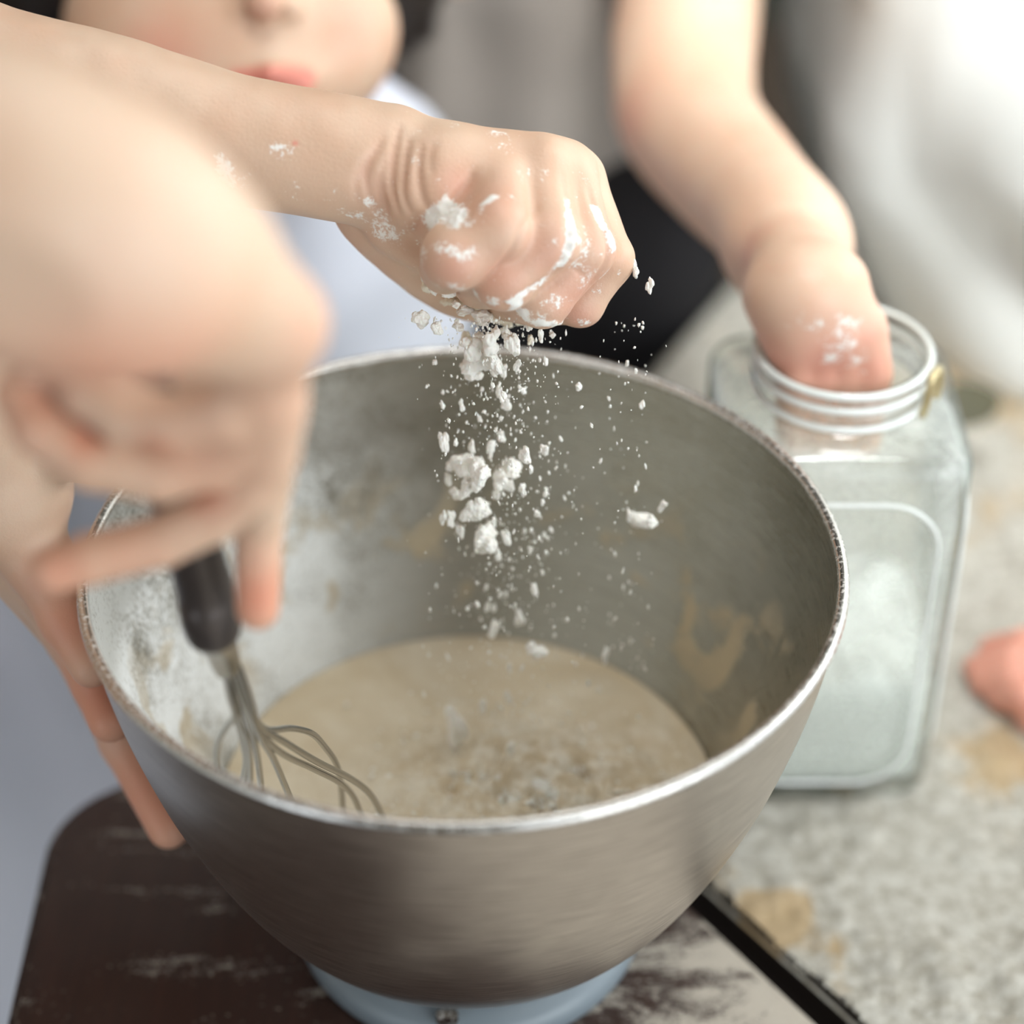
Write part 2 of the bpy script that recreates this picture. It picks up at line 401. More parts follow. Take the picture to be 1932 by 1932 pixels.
# thin-walled jar glass: clear, with a fresnel sheen and a film of flour
def jar_glass(name, dusty):
    m = bpy.data.materials.new(name); m.use_nodes = True; T = m.node_tree; T.nodes.remove(T.nodes['Principled BSDF'])
    t = NT.__new__(NT); t.m = m; t.t = T; t.b = None
    tr = t.n('ShaderNodeBsdfTransparent')
    gl = t.n('ShaderNodeBsdfGlossy'); gl.inputs['Roughness'].default_value = .05
    lw = t.n('ShaderNodeLayerWeight'); lw.inputs[0].default_value = .5
    t.l(t.mix(t.math('POWER', lw.outputs['Facing'], 5), (.965, .98, .97), (.22, .28, .26)), tr.inputs[0])
    mx = t.n('ShaderNodeMixShader'); t.l(t.math('ADD', .035, t.math('MULTIPLY', t.math('POWER', lw.outputs['Facing'], 4), .55)), mx.inputs[0]); t.l(tr.outputs[0], mx.inputs[1]); t.l(gl.outputs[0], mx.inputs[2])
    last = mx
    if dusty:
        df = t.n('ShaderNodeBsdfDiffuse'); df.inputs[0].default_value = (.90, .91, .89, 1)
        tl = t.n('ShaderNodeBsdfTranslucent'); tl.inputs[0].default_value = (.90, .91, .89, 1)
        m2 = t.n('ShaderNodeMixShader'); m2.inputs[0].default_value = .45; t.l(df.outputs[0], m2.inputs[1]); t.l(tl.outputs[0], m2.inputs[2])
        c = t.coord(); f = t.ramp(t.math('ADD', t.noise(c, 26, 4, .65), t.math('MULTIPLY', t.noise(c, 300, 3, .7), .3)), .40, .85)
        f = t.math('ADD', t.math('MULTIPLY', f, .50), .06)
        m3 = t.n('ShaderNodeMixShader'); t.l(f, m3.inputs[0]); t.l(mx.outputs[0], m3.inputs[1]); t.l(m2.outputs[0], m3.inputs[2]); last = m3
    t.l(last.outputs[0], T.nodes['Material Output'].inputs[0]); return m
dust_glass = jar_glass('floury_glass', True)
glass_m = jar_glass('clear_glass', False)

# ------------------------------------------------------------------ setting
PZ = -.012                                 # top of the pale table
tag(box('floor', (-2.5, -2, -.80), (2.5, 3, -.78), floor_m), kind='structure')
tag(box('ceiling', (-2.5, -2, 1.72), (1.9, 3, 1.8), ceil_m), kind='structure')
tag(box('wall_left', (-2.5, -2, -.78), (-2.4, 3, 1.72), light_wall), kind='structure')
tag(box('wall_front_blocker', (-1.1, -2.1, -.78), (.45, -2.0, 1.72), front_m), kind='structure')  # unseen stub of wall, added and cut to darken the bowl's reflections
tag(box('wall_back', (-2.4, 2.6, -.78), (2.5, 2.7, 1.72), wall_m), kind='structure')

# dark table on the left
def arc(cx, cy, r, a0, a1, n=10): return [(cx+r*math.cos(math.radians(a)), cy+r*math.sin(math.radians(a))) for a in np.linspace(a0, a1, n)]
A1 = np.array([.083, .012]); dA = np.array([.047, -.063]); dA /= np.linalg.norm(dA)
nA = np.array([-dA[1], dA[0]])             # points to the pale table
pA = lambda s, off=0: tuple(A1+dA*s+nA*off)
dtab = tag(empty('dark_table'), 'dark brown wooden table top with a rounded corner, dusted with flour under the bowl', 'table')
poly = [(-.158, -.75)]+[(-.172, -.05)]+arc(-.128, .035, .045, 172, 95, 9)+[(-.02, .085)]+[pA(-.098)]+[pA(.9)]
poly = [(-.158, -.75), (-.172, -.05)]+arc(-.128, .035, .045, 175, 92, 10)+[pA(-.12), pA(.95)]
slab('table_top', poly, -.032, 0, darkwood, dtab, .004, dark_side)
for x, y in ((-.12, -.68), (-.1, .02), (.02, .04), (.55, -.62)): box('leg', (x-.02, y-.02, -.78), (x+.02, y+.02, -.032), dark_side, dtab)
# pale floured table on the right
ptab = tag(empty('pale_table'), 'pale wooden table covered in flour carrying the glass jar', 'table')
c0 = pA(-.22, .018)
poly = [pA(1.0, .018), c0, (.075, .372), (.20, .60), (.45, 1.05), (1.3, .9), (1.3, -.75)]
slab('table_top', poly, PZ-.035, PZ, floured, ptab, .003, dark_side)
for x, y in ((.12, .3), (.4, .9), (1.2, .8), (1.2, -.65), (.62, -.6)): box('leg', (x-.025, y-.025, -.78), (x+.025, y+.025, PZ-.035), dark_side, ptab)
# flour lying on the pale table: a thin uneven layer with real relief
def flour_layer():
    nx, ny = 260, 300; xs = np.linspace(.0, .62, nx); ys = np.linspace(-.13, .60, ny)
    X, Y = np.meshgrid(xs, ys, indexing='ij'); V = np.stack([X.ravel(), Y.ravel(), np.zeros(X.size)], 1)
    off = (V[:, :2]-A1)@nA-.0188; back = (V[:, 0]-.075)*.866-(V[:, 1]-.372)*.5+.0
    h = .0006+.0014*wave_noise(V*[1, 1, 0], 70, 1)+.0013*wave_noise(V*[1, 1, 0], 210, 2)+.0009*wave_noise(V*[1, 1, 0], 520, 3)+.0004*wave_noise(V*[1, 1, 0], 1100, 5)
    h = np.maximum(h, -.0006); ok = (off > 0) & ((V[:, 1] < .372) | (back > .004))
    V[:, 2] = PZ+.0002+np.maximum(h, -.0009)
    idx = np.arange(nx*ny).reshape(nx, ny); q = np.stack([idx[:-1, :-1], idx[1:, :-1], idx[1:, 1:], idx[:-1, 1:]], -1).reshape(-1, 4)
    q = q[ok[q].all(1)]; used = np.unique(q); mp = np.full(len(V), -1); mp[used] = np.arange(len(used))
    o = fast_mesh('flour_layer', V[used], mp[q], floured)
    tag(o, 'thin rough layer of flour spread over the pale table beside the bowl', 'flour', kind='stuff')
flour_layer()

# ------------------------------------------------------------------ bowl
BOT = .013
def bowl_profile(n=50):
    key = [(0, .1285), (.12, .1262), (.25, .1218), (.4, .1150), (.5, .1092), (.6, .1025), (.7, .0945), (.78, .0866), (.85, .0780), (.91, .0680), (.955, .0570), (.985, .044), (1, .028), (1.0, .0)]
    c = catmull([(r, RIM_Z-s*(RIM_Z-BOT)) for s, r in key], 6); return [(max(0, r), z) for r, z in c]
out = bowl_profile()
inner = [(max(0, r-.0012), z+(.0012 if r < .06 else 0)) for r, z in out]
prof = out[::-1]+[(.1297, RIM_Z+.0002)]
rimp = [(.1285+.0021*math.cos(a)-.0003, RIM_Z-.0008+.0021*math.sin(a)) for a in np.linspace(0, 2*math.pi, 13)]
bowl = tag(empty('mixing_bowl'), 'large brushed steel mixing bowl standing on the dark table', 'bowl')
nO = len(out)
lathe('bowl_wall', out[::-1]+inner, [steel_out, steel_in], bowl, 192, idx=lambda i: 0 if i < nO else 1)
lathe('rim', rimp, rim_m, bowl, 192)
lathe('base_ring', [(.040, .0), (.0655, .0), (.0670, .003), (.0665, .0085), (.0640, .0115), (.055, .0165), (.040, .0165), (.040, 0)], ring_m, bowl, 96)
lug = bmesh.new(); bmesh.ops.create_cube(lug, size=1)
for q in lug.verts: q.co = Vector((q.co.x*.008, q.co.y*.004, q.co.z*.006))+Vector((-.0072, -.0632, .0158))
bmesh.ops.bevel(lug, geom=lug.edges[:], offset=.0008, segments=2, affect='EDGES')
me = bpy.data.meshes.new('lug'); lug.to_mesh(me); lug.free(); me.materials.append(rim_m); link('lug', me, bowl)['label'] = 'small bright steel lug on the base ring'

# batter with a flour heap sunk in it
BZ = .064
def in_r(z):
    for (r0, z0), (r1, z1) in zip(inner[:-1], inner[1:]):
        if z1 <= z <= z0 and z0 > z1: return r0+(r1-r0)*(z0-z)/(z0-z1)
    return .09
BR = in_r(BZ)-.0006
HC = np.array([.026, .000])
def batter():
    nr, na = 110, 200; V = []; F = []
    for i in range(nr+1):
        r = BR*(i/nr)**.8
        for k in range(na): a = 2*math.pi*k/na; V.append((r*math.cos(a), r*math.sin(a), 0))
    V = np.array(V)
    for i in range(nr):
        for k in range(na): F.append((i*na+k, i*na+(k+1) % na, (i+1)*na+(k+1) % na, (i+1)*na+k))
    R = np.hypot(V[:, 0], V[:, 1]); d = np.hypot((V[:, 0]-HC[0])/1.45, V[:, 1]-HC[1]); heap = np.exp(-(d/.036)**2)
    h = .0007*wave_noise(V, 90, 11)+heap*(.0050+.0038*np.abs(wave_noise(V, 150, 12))+.0030*wave_noise(V, 420, 13)+.0012*wave_noise(V, 1000, 14))
    h *= np.clip((BR-R)/.006, 0, 1); V[:, 2] = BZ+h
    n = len(V); skirt = V[-na:].copy(); skirt *= [.9, .9, 1]; skirt[:, 2] -= .012
    V = np.concatenate([V, skirt]); 
    for k in range(na): F.append((nr*na+k, nr*na+(k+1) % na, n+(k+1) % na, n+k))
    o = fast_mesh('batter', V, np.array(F), batter_m)
    dry = np.concatenate([heap, np.zeros(na)]); attr(o, 'dry', dry)
    tag(o, 'pale beige batter lying in the steel mixing bowl', 'batter')
    return V
batter()
def flake_mesh(name, seed, mat, sub=2, rough=.35):
    bm = bmesh.new(); bmesh.ops.create_icosphere(bm, subdivisions=sub, radius=1); rs = random.Random(seed); off = Vector((rs.uniform(0, 50), rs.uniform(0, 50), 0))
    for q in bm.verts:
        p = q.co.copy(); q.co = p*(1+rough*noise.noise(p*1.6+off)+rough*.7*noise.noise(p*3.7+off)+rough*.4*noise.noise(p*8+off))
    for fc in bm.faces: fc.smooth = False
    me = bpy.data.meshes.new(name); bm.to_mesh(me); bm.free(); me.materials.append(mat); return me
def grains(name, pts, sizes, mat, seed, label, cat, stretch=1.0, sub=1):
    rs = np.random.default_rng(seed); bm = bmesh.new(); bmesh.ops.create_icosphere(bm, subdivisions=sub, radius=1)
    bv = np.array([q.co[:] for q in bm.verts]); bf = np.array([[q.index for q in fc.verts] for fc in bm.faces]); bm.free()
    n = len(pts); V = np.zeros((n, len(bv), 3)); 
    for i in range(n):
        d = 1+.35*rs.normal(size=(len(bv), 1)); sc = sizes[i]*rs.uniform(.6, 1.3, 3)*[1, 1, stretch]
        V[i] = pts[i]+bv*np.clip(d, .5, 1.6)*sc
    F = (bf[None]+np.arange(n)[:, None, None]*len(bv)).reshape(-1, 3)
    me = bpy.data.meshes.new(name); me.vertices.add(n*len(bv)); me.vertices.foreach_set('co', V.reshape(-1).astype(np.float32))
    m = len(F); me.loops.add(m*3); me.loops.foreach_set('vertex_index', F.astype(np.int32).ravel()); me.polygons.add(m)
    me.polygons.foreach_set('loop_start', np.arange(0, m*3, 3, dtype=np.int32)); me.update(calc_edges=True); me.materials.append(mat)
    o = link(name, me); tag(o, label, cat, kind='stuff'); return o
# flour crumbs lying on the batter
P = []; SZ = []
for i in range(1500):
    a = RNG.uniform(0, 6.28); r = abs(RNG.normal(0, .024)); p = np.array([HC[0]+1.5*r*math.cos(a), HC[1]+r*math.sin(a), BZ+.004*math.exp(-(r/.03)**2)+.001])
    if math.hypot(p[0], p[1]) < BR-.006: P.append(p); SZ.append(RNG.choice([.0004, .0006, .0009, .0014], p=[.45, .3, .18, .07]))
grains('flour_heap', P, SZ, flour_m, 3, 'loose heap of white flour crumbs on the batter in the bowl', 'flour')

# falling flour: larger clumps one by one, the finest dust as one stuff object
Z0 = .30
def fall_y(py): return .05-.035*min(1, max(0, (py-500)/950))
clumps = [(795,605,17,22),(825,622,10,14),(863,617,13,14),(905,672,26,40),(925,645,18,24),(888,706,20,22),(930,690,16,26),(967,655,17,26),(880,588,18,12),(912,598,20,12),(860,575,12,9),(822,548,14,16),
 (803,515,15,20),(845,552,14,12),(1000,615,9,16),(1021,633,7,13),(1042,632,9,8),(1197,512,9,20),(1227,540,8,15),(1183,685,5,10),(1211,764,8,11),(1092,730,8,11),(950,698,8,18),(985,738,7,15),(835,765,6,11),
 (820,683,7,8),(955,765,10,24),(975,690,7,16),(837,834,11,18),(945,827,11,13),(868,880,26,22),(905,902,20,27),(968,888,24,24),(990,858,14,16),(1028,848,9,14),(900,880,22,20),(945,912,20,22),(880,925,16,26),(905,960,18,26),(935,690,14,26),(890,660,18,24),(955,632,14,16),(850,980,10,18),(925,845,9,14),(888,972,18,34),(915,1022,28,28),(955,1015,9,14),(862,935,14,16),
 (837,978,8,15),(1206,985,20,16),(1228,985,14,14),(1187,972,6,13),(1250,955,7,15),(1199,922,4,11),(1014,970,9,9),(1024,948,5,10),(1000,1036,5,10),(980,1168,12,18),(931,1187,9,18),(1012,1232,18,20),(1142,1238,7,18),
 (1008,1115,7,13),(882,1148,5,9),(861,1372,20,42),(911,1332,7,15),(960,1320,8,16),(962,1412,11,16),(961,1262,5,14),(1116,803,4,7),(1058,828,5,9),(1149,752,4,8),(872,768,7,14),(905,790,6,12),(940,742,7,15),
 (860,835,6,12),(890,842,8,14),(845,905,8,13),(935,930,11,15),(985,925,8,14),(870,1005,9,14),(940,1050,9,12),(1040,1000,4,9),(1065,940,4,9),(1160,1045,3,8),(1175,1078,3,8),(1160,1168,5,9),(1190,1210,4,9),(1217,1262,4,9),(900,1100,4,8),
 (1023,1080,4,10),(1030,925,5,9),(1200,700,4,8),(1176,1108,3,7),(845,1240,4,12),(985,1260,5,12),(1205,1352,4,10),(1110,1290,5,9),(800,1310,4,9),(768,458,4,9),(1133,870,4,8),(1218,880,3,9)]
flakes = [flake_mesh('flour_clump', i, flour_m, 2, .55) for i in range(6)]
def cluster_mesh(seed, mat):
    r = np.random.default_rng(seed); pr = []
    for i in range(10):
        c = r.normal(size=3)*[.30, .30, .38]*.03; pr.append(B_(c, r.uniform(.34, .6, 3)*.03, .006))
    v, q = implicit(pr, .0024); v = v/.03; n_ = normals(v, q); v = v+n_*(.07*wave_noise(v, 6, seed)+.05*wave_noise(v, 15, seed+1))[:, None]
    v = v/np.abs(v).max(0); o = fast_mesh('flour_clump', v, q, mat); me = o.data; bpy.data.objects.remove(o); return me
clusters = [cluster_mesh(60+i, flour_m) for i in range(6)]; warm = [cluster_mesh(80+i, flour_shade) for i in range(3)]
def put(me, p, sx, sz, tilt=.35):
    o = bpy.data.objects.new('flour_clump', me); COL.objects.link(o); o.location = p; o.scale = (sx, sx*.85, sz)
    o.rotation_euler = (RNG.uniform(-.3, .3), RNG.uniform(-tilt, tilt), RNG.uniform(0, 6.3)); return o
L = 'irregular clump of white flour falling from the fist into the bowl'
for k, (px, py, w, h) in enumerate(clumps):
    p = ony(px, py, fall_y(py)+RNG.uniform(-.008, .008)); sc = (p-CAM)@FW/FPX; big = max(w, h) >= 13
    tag(put(clusters[k % 6] if big else flakes[k % 6], p, w*sc*((1.3 if w >= 18 else 1.1) if big else .75), h*sc*(1.2 if big else .8)), L, 'flour clump', 'falling flour clumps')
for k, (px, py, w, h, dy) in enumerate(((808,535,26,24,.012),(850,560,34,20,.018),(905,580,34,18,.02),(955,598,34,24,.02),(985,600,22,20,.016),(880,640,18,22,.01),(1000,640,10,14,.0))):
    p = ony(px, py, .05+dy); sc = (p-CAM)@FW/FPX
    tag(put(warm[k % 3], p, w*sc*.85, h*sc*.85), 'pale clump of flour just leaving the underside of the fist', 'flour clump', 'flour clumps under the fist')
for k in range(110):
    u = RNG.uniform(0, 1); py = 590+560*u**1.4; px = RNG.normal(925+25*u, 44) if RNG.uniform() < .92 else RNG.normal(1185, 25)
    p = ony(px, py, fall_y(py)+RNG.normal(0, .007)); sc = (p-CAM)@FW/FPX; w = RNG.choice([2.5, 3.5, 5, 7], p=[.35, .35, .2, .1])
    tag(put(flakes[k % 6], p, w*sc*.7, w*sc*RNG.uniform(1.1, 1.7), .25), L, 'flour clump', 'falling flour clumps')

P = []; SZ = []
for i in range(1300):
    u = RNG.uniform(0, 1); py = 600+780*u**1.25
    if RNG.uniform() < .92: px = RNG.normal(935+40*u, 52+30*u)
    else: px = RNG.normal(1180, 28)
    p = ony(px, py, fall_y(py)+RNG.normal(0, .008)); P.append(p); SZ.append(RNG.choice([.00018, .0003, .00045, .0007], p=[.5, .36, .12, .02]))
grains('falling_flour', P, SZ, flour_m, 4, 'fine grains of flour raining down into the bowl', 'flour', 1.8)

# ------------------------------------------------------------------ whisk
wh = tag(empty('whisk', at(425, 1225, .645)), 'metal balloon whisk with a dark handle held in the bowl', 'whisk')
h0 = at(268, 722, .553); h1 = at(302, 830, .576); h2 = at(378, 1080, .620); h3 = at(400, 1180, .634); h4 = at(425, 1228, .645)
path = catmull([at(262, 696, .547), h0, h1, h2, at(392, 1150, .629), h3, at(408, 1205, .638)], 6)
rr = np.interp(np.linspace(0, 1, len(path)), [0, .05, .3, .75, .88, .95, 1], [.004, .0070, .0082, .0088, .0086, .0076, .0044])
tube('handle', path, rr, handle_m, wh, 20)
tube('ferrule', catmull([at(404, 1195, .6365), at(416, 1222, .643), at(430, 1262, .650)], 5), np.linspace(.0066, .0042, 11), wire_m, wh, 16)
wires = [
 [(420,1228,.644),(432,1300,.652),(443,1350,.660),(428,1370,.664),(411,1405,.672),(412,1450,.684),(440,1510,.70)],
 [(424,1228,.645),(430,1300,.656),(445,1352,.664),(458,1400,.674),(464,1440,.684),(452,1500,.700)],
 [(428,1230,.645),(440,1310,.655),(453,1360,.666),(468,1410,.676),(471,1465,.69),(470,1520,.70)],
 [(434,1230,.644),(455,1270,.650),(474,1325,.660),(490,1370,.672),(540,1402,.69),(600,1438,.712),(660,1468,.735),(700,1500,.752),(722,1545,.768),(730,1590,.778)],
 [(430,1232,.645),(450,1310,.656),(480,1370,.670),(530,1420,.69),(590,1450,.715),(640,1476,.735),(668,1505,.755),(686,1560,.77),(690,1600,.78)],
 [(436,1232,.646),(470,1330,.664),(500,1375,.68),(550,1374,.70),(588,1384,.715),(612,1408,.73),(636,1445,.745),(645,1500,.765),(648,1580,.78)],
 [(432,1232,.645),(455,1320,.658),(472,1370,.669),(484,1420,.682),(492,1480,.70),(496,1540,.72)],
 [(434,1232,.645),(462,1320,.658),(488,1385,.672),(515,1430,.69),(545,1500,.715),(570,1560,.74)]]
for wpts in wires: tube('wire', catmull([at(*q) for q in wpts], 8), .00115, wire_m, wh, 8)

# ------------------------------------------------------------------ jar
JF = onz(1600, 1525, PZ); JY = JF[1]+.051; JX = (ony(1560, 740, JY)[0]+ony(1800, 1480, JF[1]+.01)[0]-.056)/2
mt = ony(1560, 735, JY-.031); JH = mt[2]-PZ
sh = ony(1600, 848, JF[1]+.012)[2]-PZ
JX = ony(1562, 740, JY)[0]+.0042
jar = tag(empty('glass_jar', (JX, JY, PZ)), 'square clear glass storage jar part filled with white flour', 'jar')
def loft(name, rings, mat, parent, seg=96, cap0=False, cap1=False, noise_top=None):
    V = []; F = []
    for (hw, z, n) in rings:
        for k in range(seg):
            a = 2*math.pi*k/seg; c_, s_ = math.cos(a), math.sin(a)
            r = (abs(c_)**n+abs(s_)**n)**(-1/n); V.append((JX+hw*r*c_, JY+hw*r*s_, PZ+z))
    m = len(rings)
    for i in range(m-1):
        for k in range(seg): F.append((i*seg+k, i*seg+(k+1) % seg, (i+1)*seg+(k+1) % seg, (i+1)*seg+k))
    if cap0: F.append(tuple(range(seg))[::-1])
    if cap1: F.append(tuple(range((m-1)*seg, m*seg)))
    return mesh(name, V, F, mat, parent)
HW = .0480
NH = JH-sh
outer = [(.030, .0005, 4), (.043, .0005, 6), (.0465, .003, 7), (HW, .009, 8), (HW, sh*.5, 8), (HW, sh-.009, 8), (.0465, sh-.003, 6), (.043, sh+.000, 4), (.0375, sh+.0015, 2.6), (.0330, sh+.0035, 2),
         (.0322, sh+NH*.26, 2), (.0345, sh+NH*.36, 2), (.0322, sh+NH*.46, 2), (.0320, sh+NH*.54, 2), (.0342, sh+NH*.64, 2), (.0320, sh+NH*.74, 2), (.0318, JH-.005, 2), (.0345, JH-.0035, 2), (.0345, JH-.001, 2), (.0332, JH, 2)]
inn = [(.0312, JH-.001, 2), (.0300, JH-.006, 2), (.0300, sh+.003, 2), (.038, sh-.003, 3), (.043, sh-.006, 6), (.0455, sh-.012, 8), (.0455, .011, 8), (.042, .007, 6), (.03, .006, 4), (.001, .006, 2)]
jg = loft('jar_glass', outer+inn, [glass_m, dust_glass], jar, cap0=True)
for p in jg.data.polygons:
    if min(p.vertices) >= (len(outer)+1)*96: p.material_index = 1
# embossed panel on the front face
def rrect(hw, hh, r, n=8):
    pts = []
    for cx, cz, a0 in ((hw-r, hh-r, 0), (-hw+r, hh-r, 90), (-hw+r, -hh+r, 180), (hw-r, -hh+r, 270)):
        for a in np.linspace(a0, a0+90, n): pts.append((cx+r*math.cos(math.radians(a)), cz+r*math.sin(math.radians(a))))
    return pts
pn = [np.array([JX+x, JY-HW-.0002, PZ+sh*.48+z]) for x, z in rrect(.036, sh*.41, .022)]
frost = M('thick_pressed_glass', (.84, .87, .85), .12, 0, Transmission_Weight=.0, Specular_IOR_Level=.8)
tube('embossed_panel', pn, .0009, frost, jar, 8, True)
pn2 = [np.array([JX+HW+.0002, JY+x, PZ+sh*.48+z]) for x, z in rrect(.036, sh*.41, .022)]
tube('embossed_panel', pn2, .0009, frost, jar, 8, True)
for zz, rr_ in ((JH-.002, .0335), (sh+NH*.60, .0332), (sh+NH*.22, .0334)):
    ring = [np.array([JX+rr_*math.cos(a), JY+rr_*math.sin(a), PZ+zz]) for a in np.linspace(0, 2*math.pi, 64, endpoint=False)]
    tube('neck_ridge', ring, .0015, frost, jar, 8, True)
cl = catmull([(JX+.029, JY-.021, PZ+sh+.003), (JX+.030, JY-.0215, PZ+sh+NH*.5), (JX+.031, JY-.020, PZ+JH-.002), (JX+.036, JY-.010, PZ+JH-.005), (JX+.036, JY-.010, PZ+sh+.004)], 8)
tube('clasp', cl, .0016, bail_m, jar, 8)
# flour in the jar
fz = ony(1650, 1290, JF[1]+.01)[2]-PZ
fr = [(.001, .0075, 2), (.03, .0075, 4), (.0415, .0085, 6), (.0448, .013, 8), (.0448, fz-.006, 8), (.0442, fz, 7)]
seg = 96; V = []; F = []
o = loft('flour_fill', fr, M('jar_flour', (.96, .96, .93), .95), None, seg, cap0=True)
me = o.data; nb = len(me.vertices)
bm = bmesh.new(); bm.from_mesh(me); bm.verts.ensure_lookup_table(); base5 = [bm.verts[5*seg+q] for q in range(seg)]
prev = list(base5)
for j, fr_ in enumerate((.9, .75, .6, .45, .3, .15, .02)):
    cur = []
    for kk in range(seg):
        b = base5[kk].co; x = JX+(b.x-JX)*fr_; y = JY+(b.y-JY)*fr_
        z = PZ+fz+.010*(1-fr_)+.006*noise.noise(Vector((x, y, 0))*60)+.003*noise.noise(Vector((x, y, 3))*180)-.05*max(0, 1-math.hypot(x-JX, y-JY)/.04)*0
        cur.append(bm.verts.new((x, y, z)))
    for kk in range(seg): fc = bm.faces.new((prev[kk], prev[(kk+1) % seg], cur[(kk+1) % seg], cur[kk])); fc.smooth = True
    prev = cur
bm.faces.new(prev); bm.to_mesh(me); bm.free()
tag(o, 'white flour filling the lower part of the square glass jar', 'flour', kind='stuff')

# ------------------------------------------------------------------ white cloth bundle behind the jar
def bundle():
    c = np.array([.618, .59, PZ+.20]); R = np.array([.435, .26, .42]); nu, nv = 150, 90; V = []; F = []
    for i in range(nv+1):
        th = math.pi*i/nv
        for k in range(nu):
            ph = 2*math.pi*k/nu; d = np.array([math.sin(th)*math.cos(ph), math.sin(th)*math.sin(ph), math.cos(th)])
            d = np.sign(d)*np.abs(d)**.58; V.append(c+d*R)
    V = np.array(V); 
    for i in range(nv):
        for k in range(nu): F.append((i*nu+k, (i+1)*nu+k, (i+1)*nu+(k+1) % nu, i*nu+(k+1) % nu))
    N = (V-c)/R; N /= np.linalg.norm(N, axis=1)[:, None]
    u = V@np.array([.8, .3, .9]); f = np.abs(np.sin(u*23+2.0*wave_noise(V, 9, 21)))**.6
    V = V+N*((f-.6)*.015+.013*wave_noise(V, 13, 22)+.006*wave_noise(V, 40, 23))[:, None]
    V[:, 2] = np.maximum(V[:, 2], PZ+.0018)
    o = fast_mesh('cloth_bundle', V, np.array(F), linen)
    tag(o, 'big crumpled off-white cloth bundle on the pale table behind the jar', 'cloth')
bundle()

# ------------------------------------------------------------------ people
def px_r(px, d): return px*d/FPX
def chain(pts, k=.003, flat=None):
    """pts: (px, py, depth, radius in mm)"""
    if k >= .006: pts = catmull([tuple(map(float, p)) for p in pts], 5)
    return [C_(at(*a[:3]), at(*b[:3]), a[3]/1000, b[3]/1000, k, flat) for a, b in zip(pts[:-1], pts[1:])]

